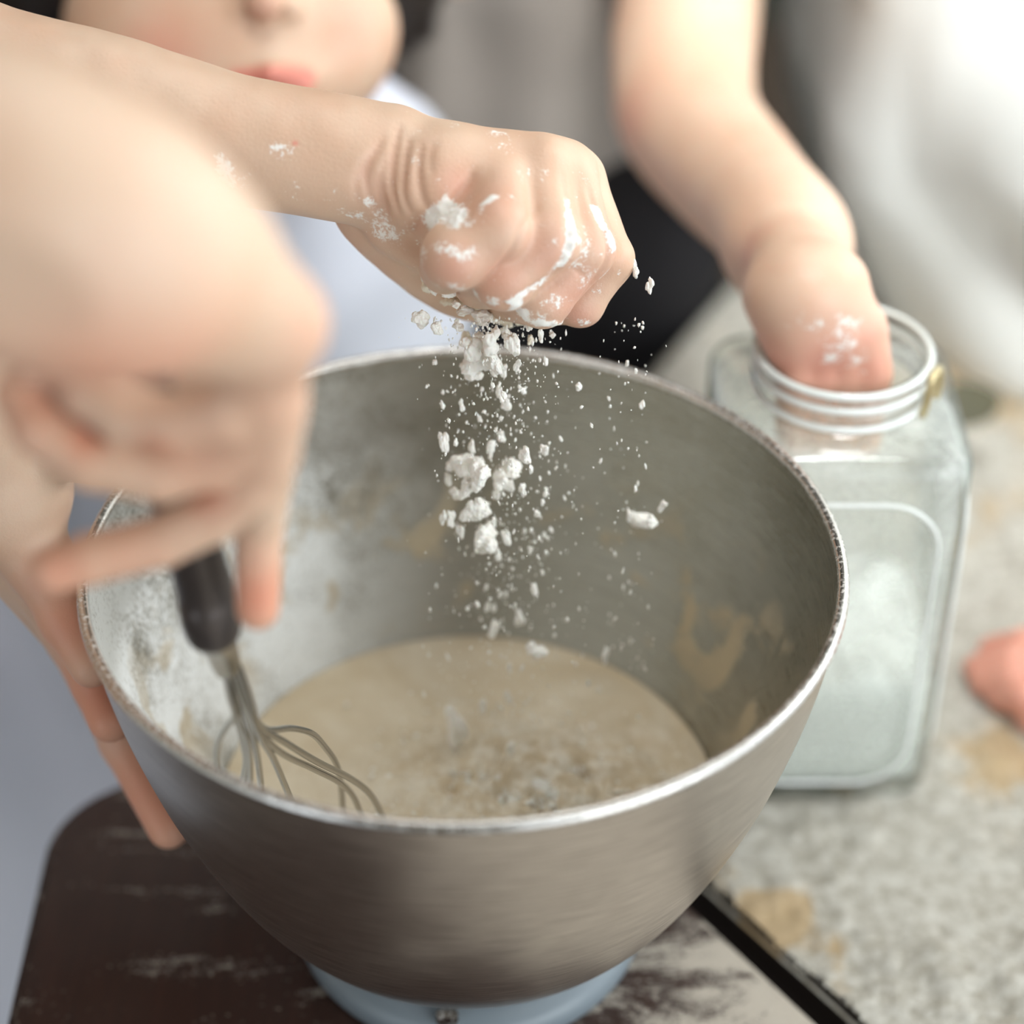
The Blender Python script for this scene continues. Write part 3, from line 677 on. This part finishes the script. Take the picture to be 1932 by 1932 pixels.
# -- child: face, torso and the arm whose fist lets the flour fall
def child():
    fingers = []
    fingers += chain([(945,352,.702,10.0),(940,432,.690,10.9),(860,482,.690,11.0),(842,505,.706,9)], .0024)        # little finger
    fingers += chain([(1015,338,.710,10.2),(1034,450,.698,10.8),(952,525,.699,10.2),(905,535,.722,8.6)], .0024)     # ring finger
    fingers += chain([(1062,328,.720,10.8),(1100,468,.710,10.7),(1022,562,.712,9.8),(955,560,.734,8.4)], .0024)    # middle finger
    fingers += chain([(1088,345,.734,10.2),(1145,490,.726,9.0),(1094,570,.729,8.2),(1025,570,.746,7.6)], .0024)     # index finger
    thumb = chain([(700,368,.738,12.5),(806,462,.748,11),(878,518,.756,8.6),(945,535,.762,7.5)], .012)
    hand = [C_(at(735, 312, .717), at(845, 345, .712), .0180, .0185, .006), C_(at(835, 340, .712), at(1010, 332, .715), .0182, .0148, .006),
            C_(at(835, 330, .722), at(1065, 330, .728), .0165, .0115, .006),
            C_(at(800, 372, .706), at(868, 402, .704), .0130, .0120, .004), C_(at(770, 400, .722), at(900, 470, .73), .0165, .017, .004)]
    arm = chain([(740,314,.717,17.6),(690,308,.717,17.2),(600,291,.716,18.4),(400,256,.716,20.0),(200,207,.717,23.0),(0,172,.719,25.5),(-240,110,.725,31),(-420,60,.735,32)], .006)
    V, Q = implicit(fingers+hand+thumb+arm, .0009, lo=at(-250, 110, .725)*[1, 0, 0]-[0, 9, 9])
    hit = Hit(V, Q); N = normals(V, Q)
    red = np.zeros(len(V)); fl = np.zeros(len(V)); disp = np.zeros(len(V))
    def groove(px, depth, width):
        nonlocal disp
        p = hit.line(px)
        if len(p) > 1:
            p = catmull(p, 4); seg_ = np.full(len(V), 9.); u_ = np.zeros(len(V)); m = np.linalg.norm(V-p.mean(0), axis=1) < .05
            Vm = V[m]; D = np.linalg.norm(Vm[:, None]-p[None], axis=2); j = D.argmin(1); dd = dist_poly(Vm, p); u = j/(len(p)-1)
            disp[m] -= depth*np.clip(np.sin(math.pi*(u*.9+.05)), 0, 1)**.7*np.exp(-(dd/width)**2)
    # wrist wrinkles
    for px, dp, w in (([(752,238),(742,300),(738,350),(752,402)], .0013, .0016), ([(772,262),(762,318),(760,368),(776,404)], .0011, .0014), ([(795,275),(789,330),(798,378),(812,396)], .0014, .0016),
                      ([(722,262),(700,300),(690,335),(702,385),(722,415)], .0014, .0018), ([(728,300),(718,345),(728,392),(742,420)], .0011, .0014), ([(690,300),(672,345),(678,392)], .0008, .0016),
                      ([(708,330),(712,372),(724,402)], .0009, .0012), ([(818,268),(810,300),(812,330)], .0006, .0016)): groove(px, dp, w)
    groove([(893,322),(880,348),(862,372),(845,398),(838,420)], .0020, .0018)
    groove([(865,385),(845,398),(800,412),(782,438)], .0018, .0020)
    groove([(1010,390),(985,430),(968,465),(940,502),(905,535)], .0010, .0014)
    groove([(1062,335),(1072,380),(1074,430),(1066,480),(1040,520),(1000,548),(955,572)], .0012, .0016)
    groove([(1108,350),(1128,410),(1148,470),(1140,505),(1110,545),(1085,575)], .0012, .0014)
    for s in ((1085,500),(1092,512),(1128,545),(1136,538)): groove([(s[0]-14, s[1]-8), (s[0]+10, s[1]+12)], .0004, .0007)
    # knuckle bulges and tendons
    for p_, a, w in (((1040,285),.0014,.006), ((1100,315),.0012,.006), ((1175,480),.0010,.005), ((830,372),.001,.008)):
        h = hit(*p_)
        if h is not None: disp += a*np.exp(-(dist_poly(V, [h])/w)**2)
    # redness over the fingers
    for p_, a, w in (((950,520),.5,.012), ((1030,480),.45,.012), ((1090,560),.55,.014), ((860,510),.55,.010), ((860,350),.5,.007), ((1150,440),.35,.012), ((940,380),.3,.014), ((1090,602),.6,.008), ((710,360),.25,.008), ((557,270),1.5,.0008), ((770,340),.15,.010)):
        h = hit(*p_)
        if h is not None: red = np.maximum(red, a*np.exp(-(dist_poly(V, [h])/w)**2))
    red = np.maximum(red, np.clip(-disp/.0022, 0, 1)*.40)
    # flour on the skin
    red *= .75
    fl = .20*np.clip((V[:, 0]-at(640, 300, .715)[0])/.02, 0, 1)
    def patch(px, s, w):
        nonlocal fl; s *= .82
        p = hit.line(px)
        if p: fl = np.maximum(fl, s*np.exp(-(dist_poly(V, p)/w)**2))
    patch([(815,425),(850,405),(868,412)], 1.25, .0058); patch([(868,425),(885,418),(905,392),(928,372)], 1.0, .0026); patch([(830,470),(870,470)], .44, .007); patch([(1085,395),(1100,470)], .48, .006)
    patch([(1072,370),(1076,410),(1078,450),(1066,490),(1035,525),(1000,548),(960,570)], .98, .0024); patch([(1092,440),(1085,490)], .45, .007)
    patch([(1125,395),(1142,430),(1158,470)], .85, .0026); patch([(1120,520),(1090,548),(1060,560)], .55, .006); patch([(1140,500),(1128,540)], .5, .004)
    patch([(990,600),(1040,612),(1100,608)], .8, .0030); patch([(860,540),(900,560),(935,570)], .7, .0036); patch([(985,590),(968,572)], .9, .004)
    patch([(430,305),(440,325)], .72, .0075); patch([(405,330),(440,340)], .50, .009); patch([(528,290),(540,300)], .52, .0050); patch([(535,345),(545,355)], .48, .005)
    patch([(560,362),(640,398),(700,425),(760,440)], .42, .0075); patch([(690,375),(740,430),(770,430)], .50, .006); patch([(1060,268),(1100,300)], .38, .005)
    patch([(655,190),(700,205)], .36, .004); patch([(960,330),(985,315)], .42, .004); patch([(900,305),(960,280)], .36, .006); patch([(800,478),(790,455)], .5, .005); patch([(900,520),(920,560)], .45, .006)
    fl *= np.clip(1+.30*wave_noise(V, 330, 36), .35, 1.5)
    clump = np.clip((fl-.55)/.5, 0, 1); disp += clump*(.0003+.0008*np.abs(wave_noise(V, 900, 31))+.0004*wave_noise(V, 2100, 32))
    disp += .00012*wave_noise(V, 420, 33)
    V = V+N*disp[:, None]
    # a second piece of the same body, joined at the elbow outside the frame: upper arm, chest, neck and head
    UPV = at(500, -60, .99)
    head = [B_(at(428, -95, 1.0), (.074, .083, .092), .02), B_(at(455, 70, .955), (.055, .056, .056), .02), B_(at(262, 55, .948), .033, .02), B_(at(640, 50, .945), .026, .02),
            B_(at(530, 180, .925), .017, .014), B_(at(330, 130, .94), .034, .02), B_(at(600, 110, .938), .024, .02),
            C_(at(492, -110, .908), at(500, 2, .893), .006, .0085, .008), B_(at(458, 18, .905), .0072, .004), B_(at(546, 12, .905), .0072, .004),
            B_(at(512, 142, .912), (.017, .008, .008), .008),
            C_(at(446, 152, .906), at(510, 140, .9005), .0026, .0040, .003), C_(at(510, 140, .9005), at(584, 144, .906), .0040, .0024, .003),
            C_(at(460, 172, .907), at(572, 168, .907), .0040, .0040, .003),
            C_(at(448, 158, .900), at(582, 154, .900), .0007, .0007, .0012, op='s'),
            B_(at(478, 26, .897), .0032, .002, 's'), B_(at(524, 24, .897), .0032, .002, 's'),
            B_(at(370, -150, .935), .012, .01, 's'), B_(at(575, -160, .93), .012, .01, 's'),
            B_(at(120, -60, 1.03), (.010, .016, .022), .006), B_(at(735, -80, 1.03), (.009, .016, .022), .006)]
    body = [C_(at(430, 80, 1.03), at(430, 320, 1.06), .036, .040, .02), C_(at(250, 420, 1.07), at(640, 400, 1.07), .05, .05, .03),
            C_(at(430, 420, 1.08), at(460, 900, 1.16), .10, .09, .03, flat=((0, 1, 0), 1.5)),
            C_(at(210, 420, 1.07), at(-260, 120, .80), .040, .034, .02), C_(at(-260, 120, .80), at(-330, 88, .73), .034, .031, .02),
            C_(at(660, 430, 1.08), at(760, 900, 1.12), .038, .032, .02)]
    V2, Q2 = implicit(head+body, .0022)
    N2 = normals(V2, Q2); hit2 = Hit(V2, Q2); r2 = np.zeros(len(V2))
    lips = hit2.line([(450,152),(480,147),(512,142),(548,144),(580,148)]); lips2 = hit2.line([(468,170),(515,174),(566,166)])
    if lips: r2 = np.maximum(r2, 1.25*np.exp(-(dist_poly(V2, lips)/.0052)**4))
    if lips2: r2 = np.maximum(r2, 1.25*np.exp(-(dist_poly(V2, lips2)/.0058)**4))
    for p_, a, w in (((300,100),.45,.018), ((660,40),.35,.014), ((495,20),.3,.010)):
        h = hit2(*p_)
        if h is not None: r2 = np.maximum(r2, a*np.exp(-(dist_poly(V2, [h])/w)**2))
    n1 = len(V); o = fast_mesh('person', np.concatenate([V, V2]), np.concatenate([Q, Q2+n1]), skin_child)
    attr(o, 'red', np.concatenate([red, np.clip(r2, 0, 1)])); attr(o, 'flour', np.concatenate([fl, np.zeros(len(V2))]))
    tag(o, 'child in white shirt leaning over bowl, floury fist letting flour fall', 'person')
    # hair
    hv, hq = implicit([B_(at(425, -170, 1.03), (.084, .09, .10), .02), B_(at(80, -120, 1.02), (.03, .05, .07), .02), B_(at(85, -5, 1.05), (.034, .04, .042), .02), B_(at(760, -160, 1.05), (.025, .05, .07), .02),
                       C_(at(320, -330, .955), at(560, -330, .955), .028, .028, .02)], .004)
    hn = normals(hv, hq); hv = hv+hn*(.0022*np.sin(hv[:, 0]*700+3*wave_noise(hv, 40, 41)))[:, None]
    fast_mesh('hair', hv, hq, hair_m, o)
    for ex in (370, 575): 
        b = bmesh.new(); bmesh.ops.create_uvsphere(b, u_segments=20, v_segments=12, radius=.0115); bmesh.ops.translate(b, verts=b.verts, vec=Vector(at(ex, -155, .938)))
        me = bpy.data.meshes.new('eye'); b.to_mesh(me); b.free(); me.materials.append(eye_m); link('eye', me, o)
    # shirt
    sv, sq = implicit([C_(at(235, 400, 1.07), at(655, 395, 1.07), .060, .058, .03), C_(at(440, 430, 1.06), at(480, 1150, 1.14), .105, .108, .03, flat=((0, 1, 0), 1.35)),
                       C_(at(210, 420, 1.07), at(60, 320, .98), .055, .052, .02), C_(at(665, 440, 1.08), at(735, 640, 1.09), .052, .045, .02), C_(at(430, 320, 1.06), at(430, 150, 1.035), .055, .043, .02, op='s')], .004)
    sn = normals(sv, sq); sv = sv+sn*(.004*wave_noise(sv*[1, 1, .4], 45, 42)+.003*wave_noise(sv, 90, 43))[:, None]
    fast_mesh('shirt', sv, sq, white_shirt, o)
eye_m = M('eye_white', (.7, .68, .65), .2)
child()

# -- adult on the left: near hand on the whisk, far hand holding the bowl
def adult():
    near = chain([(-520,160,.50,36),(-220,320,.465,30),(40,402,.458,27),(230,478,.468,25)], .012)
    near += [C_(at(200, 455, .470), at(330, 500, .490), .024, .023, .010), C_(at(300, 495, .488), at(515, 620, .520), .0235, .0118, .010), C_(at(290, 520, .492), at(440, 610, .515), .0165, .0130, .010),
             C_(at(340, 470, .488), at(525, 600, .515), .0125, .0100, .010), C_(at(505, 630, .522), at(500, 760, .540), .0100, .0080, .006)]
    fing = []
    fing += chain([(500,690,.530,8.6),(430,778,.536,8.2),(330,800,.540,7.8),(235,784,.543,7.6),(168,738,.545,7.4),(142,688,.547,6.6)], .0012)     # little
    fing += chain([(505,740,.534,9),(462,828,.546,8.0),(400,870,.551,7.6),(303,895,.552,7.5),(168,872,.551,7.4),(75,812,.550,7.2),(38,745,.552,6.6)], .0012)       # ring
    fing += chain([(512,760,.537,9),(508,853,.550,7.8),(471,918,.558,7.3),(404,975,.564,7.1),(303,1022,.566,7.0),(168,1055,.565,7.0),(98,1076,.564,6.4)], .0012)   # middle
    fing += chain([(515,790,.545,8),(502,900,.575,7.4),(488,1000,.590,6.8),(486,1148,.600,6.2)], .0012)                      # index
    fing += chain([(120,590,.520,12),(95,640,.545,9.5),(95,690,.572,8),(150,760,.590,7)], .004)                                # thumb
    near += [C_(at(190, 640, .600), at(430, 680, .600), .0130, .0125, .004)]
    far = chain([(-420,420,.62,34),(-180,620,.69,27),(-40,820,.735,23),(8,950,.744,18.5)], .012)
    far += chain([(10,960,.744,18),(75,1060,.744,12),(125,1170,.742,8.8),(172,1258,.738,7.4)], .004)
    far += chain([(30,1000,.750,15),(125,1180,.760,9.5),(182,1290,.762,8.6),(208,1360,.756,7.8)], .003)
    far += chain([(40,1060,.758,14),(140,1210,.785,9.5),(232,1400,.80,8.6),(318,1562,.79,7.8)], .003)
    far += chain([(20,910,.740,10),(110,865,.728,7.5),(190,880,.715,6.5)], .004)
    V, Q = implicit(fing+near, .0016, lo=np.array([at(-520, 60, .5)[0], -9, -9])); V3, Q3 = implicit(far, .0016)
    torso = [C_(at(-1350, 420, .74), at(-1350, 1500, .92), .12, .12, .03), C_(at(-540, 160, .50), at(-1300, 180, .66), .040, .055, .03), C_(at(-420, 420, .62), at(-1300, 400, .70), .036, .055, .03),
             C_(at(-1350, 200, .64), at(-1350, -60, .56), .05, .05, .02), B_(at(-1350, -260, .53), (.075, .09, .11), .02)]
    V2, Q2 = implicit(torso, .006)
    def attrs(V, Q, spots, flour):
        h_ = Hit(V, Q); r = np.zeros(len(V)); f = np.zeros(len(V))
        for p_, a, w in spots:
            h = h_(*p_)
            if h is not None: r = np.maximum(r, a*np.exp(-(dist_poly(V, [h])/w)**2))
        for px, a, w in flour:
            h = h_.line(px)
            if h: f = np.maximum(f, a*np.exp(-(dist_poly(V, h)/w)**2))
        return r, f
    r1, f1 = attrs(V, Q, [((590,620),.4,.012), ((485,1130),1.0,.012), ((480,1080),.5,.010), ((110,1080),.7,.010), ((60,760),.5,.015), ((180,720),.5,.015), ((250,1060),.35,.015), ((540,730),.3,.02), ((400,860),.3,.02), ((300,700),.6,.02), ((200,700),.6,.02), ((300,850),.8,.006), ((160,830),.8,.006), ((400,930),.7,.008)], [])  # skin redness; the spots between fingers paint in the shade there
    r3, f3 = attrs(V3, Q3, [((130,1180),.8,.018), ((190,1320),.9,.022), ((280,1500),.8,.03), ((90,1100),.6,.012)], [])
    n1 = len(V); n3 = len(V3)
    o = fast_mesh('person', np.concatenate([V, V3, V2]), np.concatenate([Q, Q3+n1, Q2+n1+n3]), skin_adult)
    attr(o, 'red', np.concatenate([r1, r3, np.zeros(len(V2))])); attr(o, 'flour', np.concatenate([f1, f3, np.zeros(len(V2))]))
    tag(o, 'adult at left edge, one hand stirring with the whisk, other gripping the bowl', 'person')
    # apron: a hanging sheet with soft folds, thick enough to have two sides
    n_, m_ = 70, 90; V = []; F = []
    for s in (0, 1):
        for i in range(m_+1):
            for j in range(n_+1):
                u = j/n_; w = i/m_; x = -.68+(.45+.07*min(1, w*2))*u; z = .22-.85*w
                y = .09+.12*u+.012*math.sin(u*17+w*3)+.010*math.sin(u*31+1-w*5)+.012*math.sin(w*15+u*2)+.03*w+s*.004
                V.append((x, y, z))
    N_ = (m_+1)*(n_+1); id_ = lambda s, i, j: s*N_+i*(n_+1)+j
    for s in (0, 1):
        for i in range(m_):
            for j in range(n_):
                q = (id_(s, i, j), id_(s, i+1, j), id_(s, i+1, j+1), id_(s, i, j+1)); F.append(q if s == 0 else q[::-1])
    for i in range(m_): F += [(id_(0, i, 0), id_(1, i, 0), id_(1, i+1, 0), id_(0, i+1, 0)), (id_(0, i+1, n_), id_(1, i+1, n_), id_(1, i, n_), id_(0, i, n_))]
    for j in range(n_): F += [(id_(0, 0, j+1), id_(1, 0, j+1), id_(1, 0, j), id_(0, 0, j)), (id_(0, m_, j), id_(1, m_, j), id_(1, m_, j+1), id_(0, m_, j+1))]
    fast_mesh('apron', np.array(V), np.array(F), apron_m, o)
    hv, hq = implicit([B_(at(-1360, -310, .54), (.085, .10, .115), .02)], .006); fast_mesh('hair', hv, hq, hair_m, o)
adult()

# -- helper behind: grey shirt, one arm reaching into the jar
def helper():
    jd = float((np.array([JX, JY, PZ+JH])-CAM)@FW)
    arm = chain([(1310,-260,1.10,36),(1300,0,1.045,30.5),(1286,130,1.02,28.5),(1302,232,.995,27),(1385,335,.945,24.5),(1462,420,.888,21),(1492,480,.870,20)], .012)
    hand = [C_(at(1488, 470, .872), at(1522, 555, jd-.014), .0200, .0205, .01), C_(at(1490, 550, jd-.012), at(1514, 620, jd-.012), .0145, .0105, .008), C_(at(1560, 550, jd-.012), at(1588, 620, jd-.012), .0160, .0115, .008)]
    f = []
    for i, (x0, x1, x2) in enumerate(((1478, 1478, 1470), (1525, 1530, 1520), (1575, 1582, 1570), (1620, 1632, 1618))):
        xo = 20-.12*(x0-1550)
        f += chain([(x0+xo, 620, jd-.012, 8.8), (x1+xo, 705, jd-.003, 8.2), (x2+xo, 775, jd+.010, 7.6), (x2+xo, 830, jd+.020, 7.0)], .0015)
    f += chain([(1462,560,jd-.008,10),(1480,640,jd-.006,8),(1500,730,jd+.004,7.2)], .003)
    V, Q = implicit(f+hand+arm, .0022)
    body = [C_(at(900, 120, 1.25), at(900, 700, 1.34), .10, .09, .03, flat=((0, 1, 0), 1.5)), C_(at(720, 60, 1.25), at(1230, 0, 1.20), .06, .05, .03), C_(at(1310, -200, 1.12), at(1260, -240, 1.18), .040, .05, .02),
            C_(at(880, -60, 1.2), at(880, -240, 1.16), .045, .045, .02), B_(at(980, -520, 1.12), (.075, .09, .105), .02), C_(at(640, 80, 1.29), at(640, 700, 1.36), .042, .03, .02)]
    V2, Q2 = implicit(body, .006)
    h_ = Hit(V, Q); r = np.zeros(len(V)); fl = np.zeros(len(V))
    for p_, a, w in (((1560,690),.8,.022), ((1480,690),.7,.018), ((1640,640),.6,.014), ((1190,220),.4,.015), ((1410,480),.45,.012), ((1640,700),.7,.015)):
        h = h_(*p_)
        if h is not None: r = np.maximum(r, a*np.exp(-(dist_poly(V, [h])/w)**2))
    for px, a, w in (([(1520,600),(1600,640)], .42, .012), ([(1560,670),(1620,690)], .45, .008)):
        h = h_.line(px)
        if h: fl = np.maximum(fl, a*np.exp(-(dist_poly(V, h)/w)**2))
    n1 = len(V); o = fast_mesh('person', np.concatenate([V, V2]), np.concatenate([Q, Q2+n1]), skin_other)
    attr(o, 'red', np.concatenate([r, np.zeros(len(V2))])); attr(o, 'flour', np.concatenate([fl, np.zeros(len(V2))]))
    tag(o, 'person in grey brown shirt behind, reaching one bare arm into the glass jar', 'person')
    sv, sq = implicit([C_(at(900, 60, 1.24), at(915, 560, 1.30), .135, .105, .03, flat=((0, 1, 0), 1.25)), C_(at(720, 60, 1.25), at(1210, 0, 1.20), .07, .055, .03), C_(at(1215, -20, 1.19), at(1330, -210, 1.12), .055, .054, .02),
                       C_(at(880, -60, 1.18), at(880, -240, 1.14), .044, .050, .02, op='s')], .005)
    sn = normals(sv, sq); u = sv@np.array([1, .1, .15]); sv = sv+sn*(.006*np.sin(u*75+1.5*wave_noise(sv, 10, 52))+.003*wave_noise(sv, 60, 53))[:, None]
    fast_mesh('shirt', sv, sq, grey_shirt, o)
    tv, tq = implicit([C_(at(1000, 560, 1.31), at(1010, 640, 1.36), .12, .12, .03, flat=((0, 1, 0), 1.2)), C_(at(1180, 480, 1.22), at(1160, 760, 1.34), .055, .055, .03), C_(at(860, 620, 1.36), at(860, 1500, 1.75), .07, .06, .03), C_(at(1090, 620, 1.34), at(1100, 1500, 1.75), .07, .06, .03)], .006)
    fast_mesh('trousers', tv, tq, black_cloth, o)
    hv, hq = implicit([B_(at(985, -560, 1.14), (.085, .10, .11), .02)], .006); fast_mesh('hair', hv, hq, hair_m, o)
helper()

# -- fourth person: only a hand resting on the pale table at the right edge
def fourth():
    z = PZ+.012
    def g(px, py, zz, r): return (onz(px, py, zz), r/1000)
    def ch(pts, k=.003): return [C_(a[0], b[0], a[1], b[1], k) for a, b in zip(pts[:-1], pts[1:])]
    pr = ch([g(2700, 1120, .08, 32), g(2350, 1190, .03, 24), g(2150, 1225, .012, 20), g(2050, 1245, .010, 19)], .01)
    for i, (a, b, c_) in enumerate((((2010,1205),(1930,1218),(1872,1228)), ((2000,1235),(1910,1250),(1845,1262)), ((2000,1270),(1915,1282),(1858,1290)), ((2010,1300),(1935,1312),(1890,1316)))):
        pr += ch([g(*a, .010, 8.6), g(*b, .006, 7.6), g(*c_, PZ+.007, 6.8)], .0015)
    pr += ch([g(2080,1300,.0,12), g(2000,1345,-.002,9.5), g(1950,1352,PZ+.007,8)], .004)
    V, Q = implicit(pr, .002, lo=np.array([-9, -9, PZ+.0006]))
    o = fast_mesh('person', V, Q, skin_other); attr(o, 'red', np.full(len(V), .8)); attr(o, 'flour', np.zeros(len(V)))
    tag(o, 'person outside the frame whose reddish hand rests on the pale table at the right edge', 'person')
fourth()

# small dark olive shape behind the jar
blotch_m = M('dark_olive', (.07, .065, .035), .6)
def blotch(px, py, Y, size, ang, label):
    p = ony(px, py, Y); n_ = 14; V = []; F = []
    for s in (1, -1):
        for i in range(n_+1):
            u = i/n_; w = math.sin(math.pi*u)**.8*.28
            for j in range(5):
                v = (j/4-.5)*2*w; V.append((u-.5, v, .10*math.sin(u*3)+.25*v*v+.012*s))
    N_ = (n_+1)*5
    for s in (0, 1):
        for i in range(n_):
            for j in range(4):
                q = (s*N_+i*5+j, s*N_+(i+1)*5+j, s*N_+(i+1)*5+j+1, s*N_+i*5+j+1); F.append(q if s == 0 else q[::-1])
    V = np.array(V)*size; R = np.array(Matrix.Rotation(ang, 3, 'Z')@Matrix.Rotation(.35, 3, 'X')); V = V@R.T+p
    tag(mesh('blotch', V, F, blotch_m), label, 'blotch')
blotch(1822, 772, .300, .046, .6, 'dark olive blotch lying on the pale table right behind the jar')
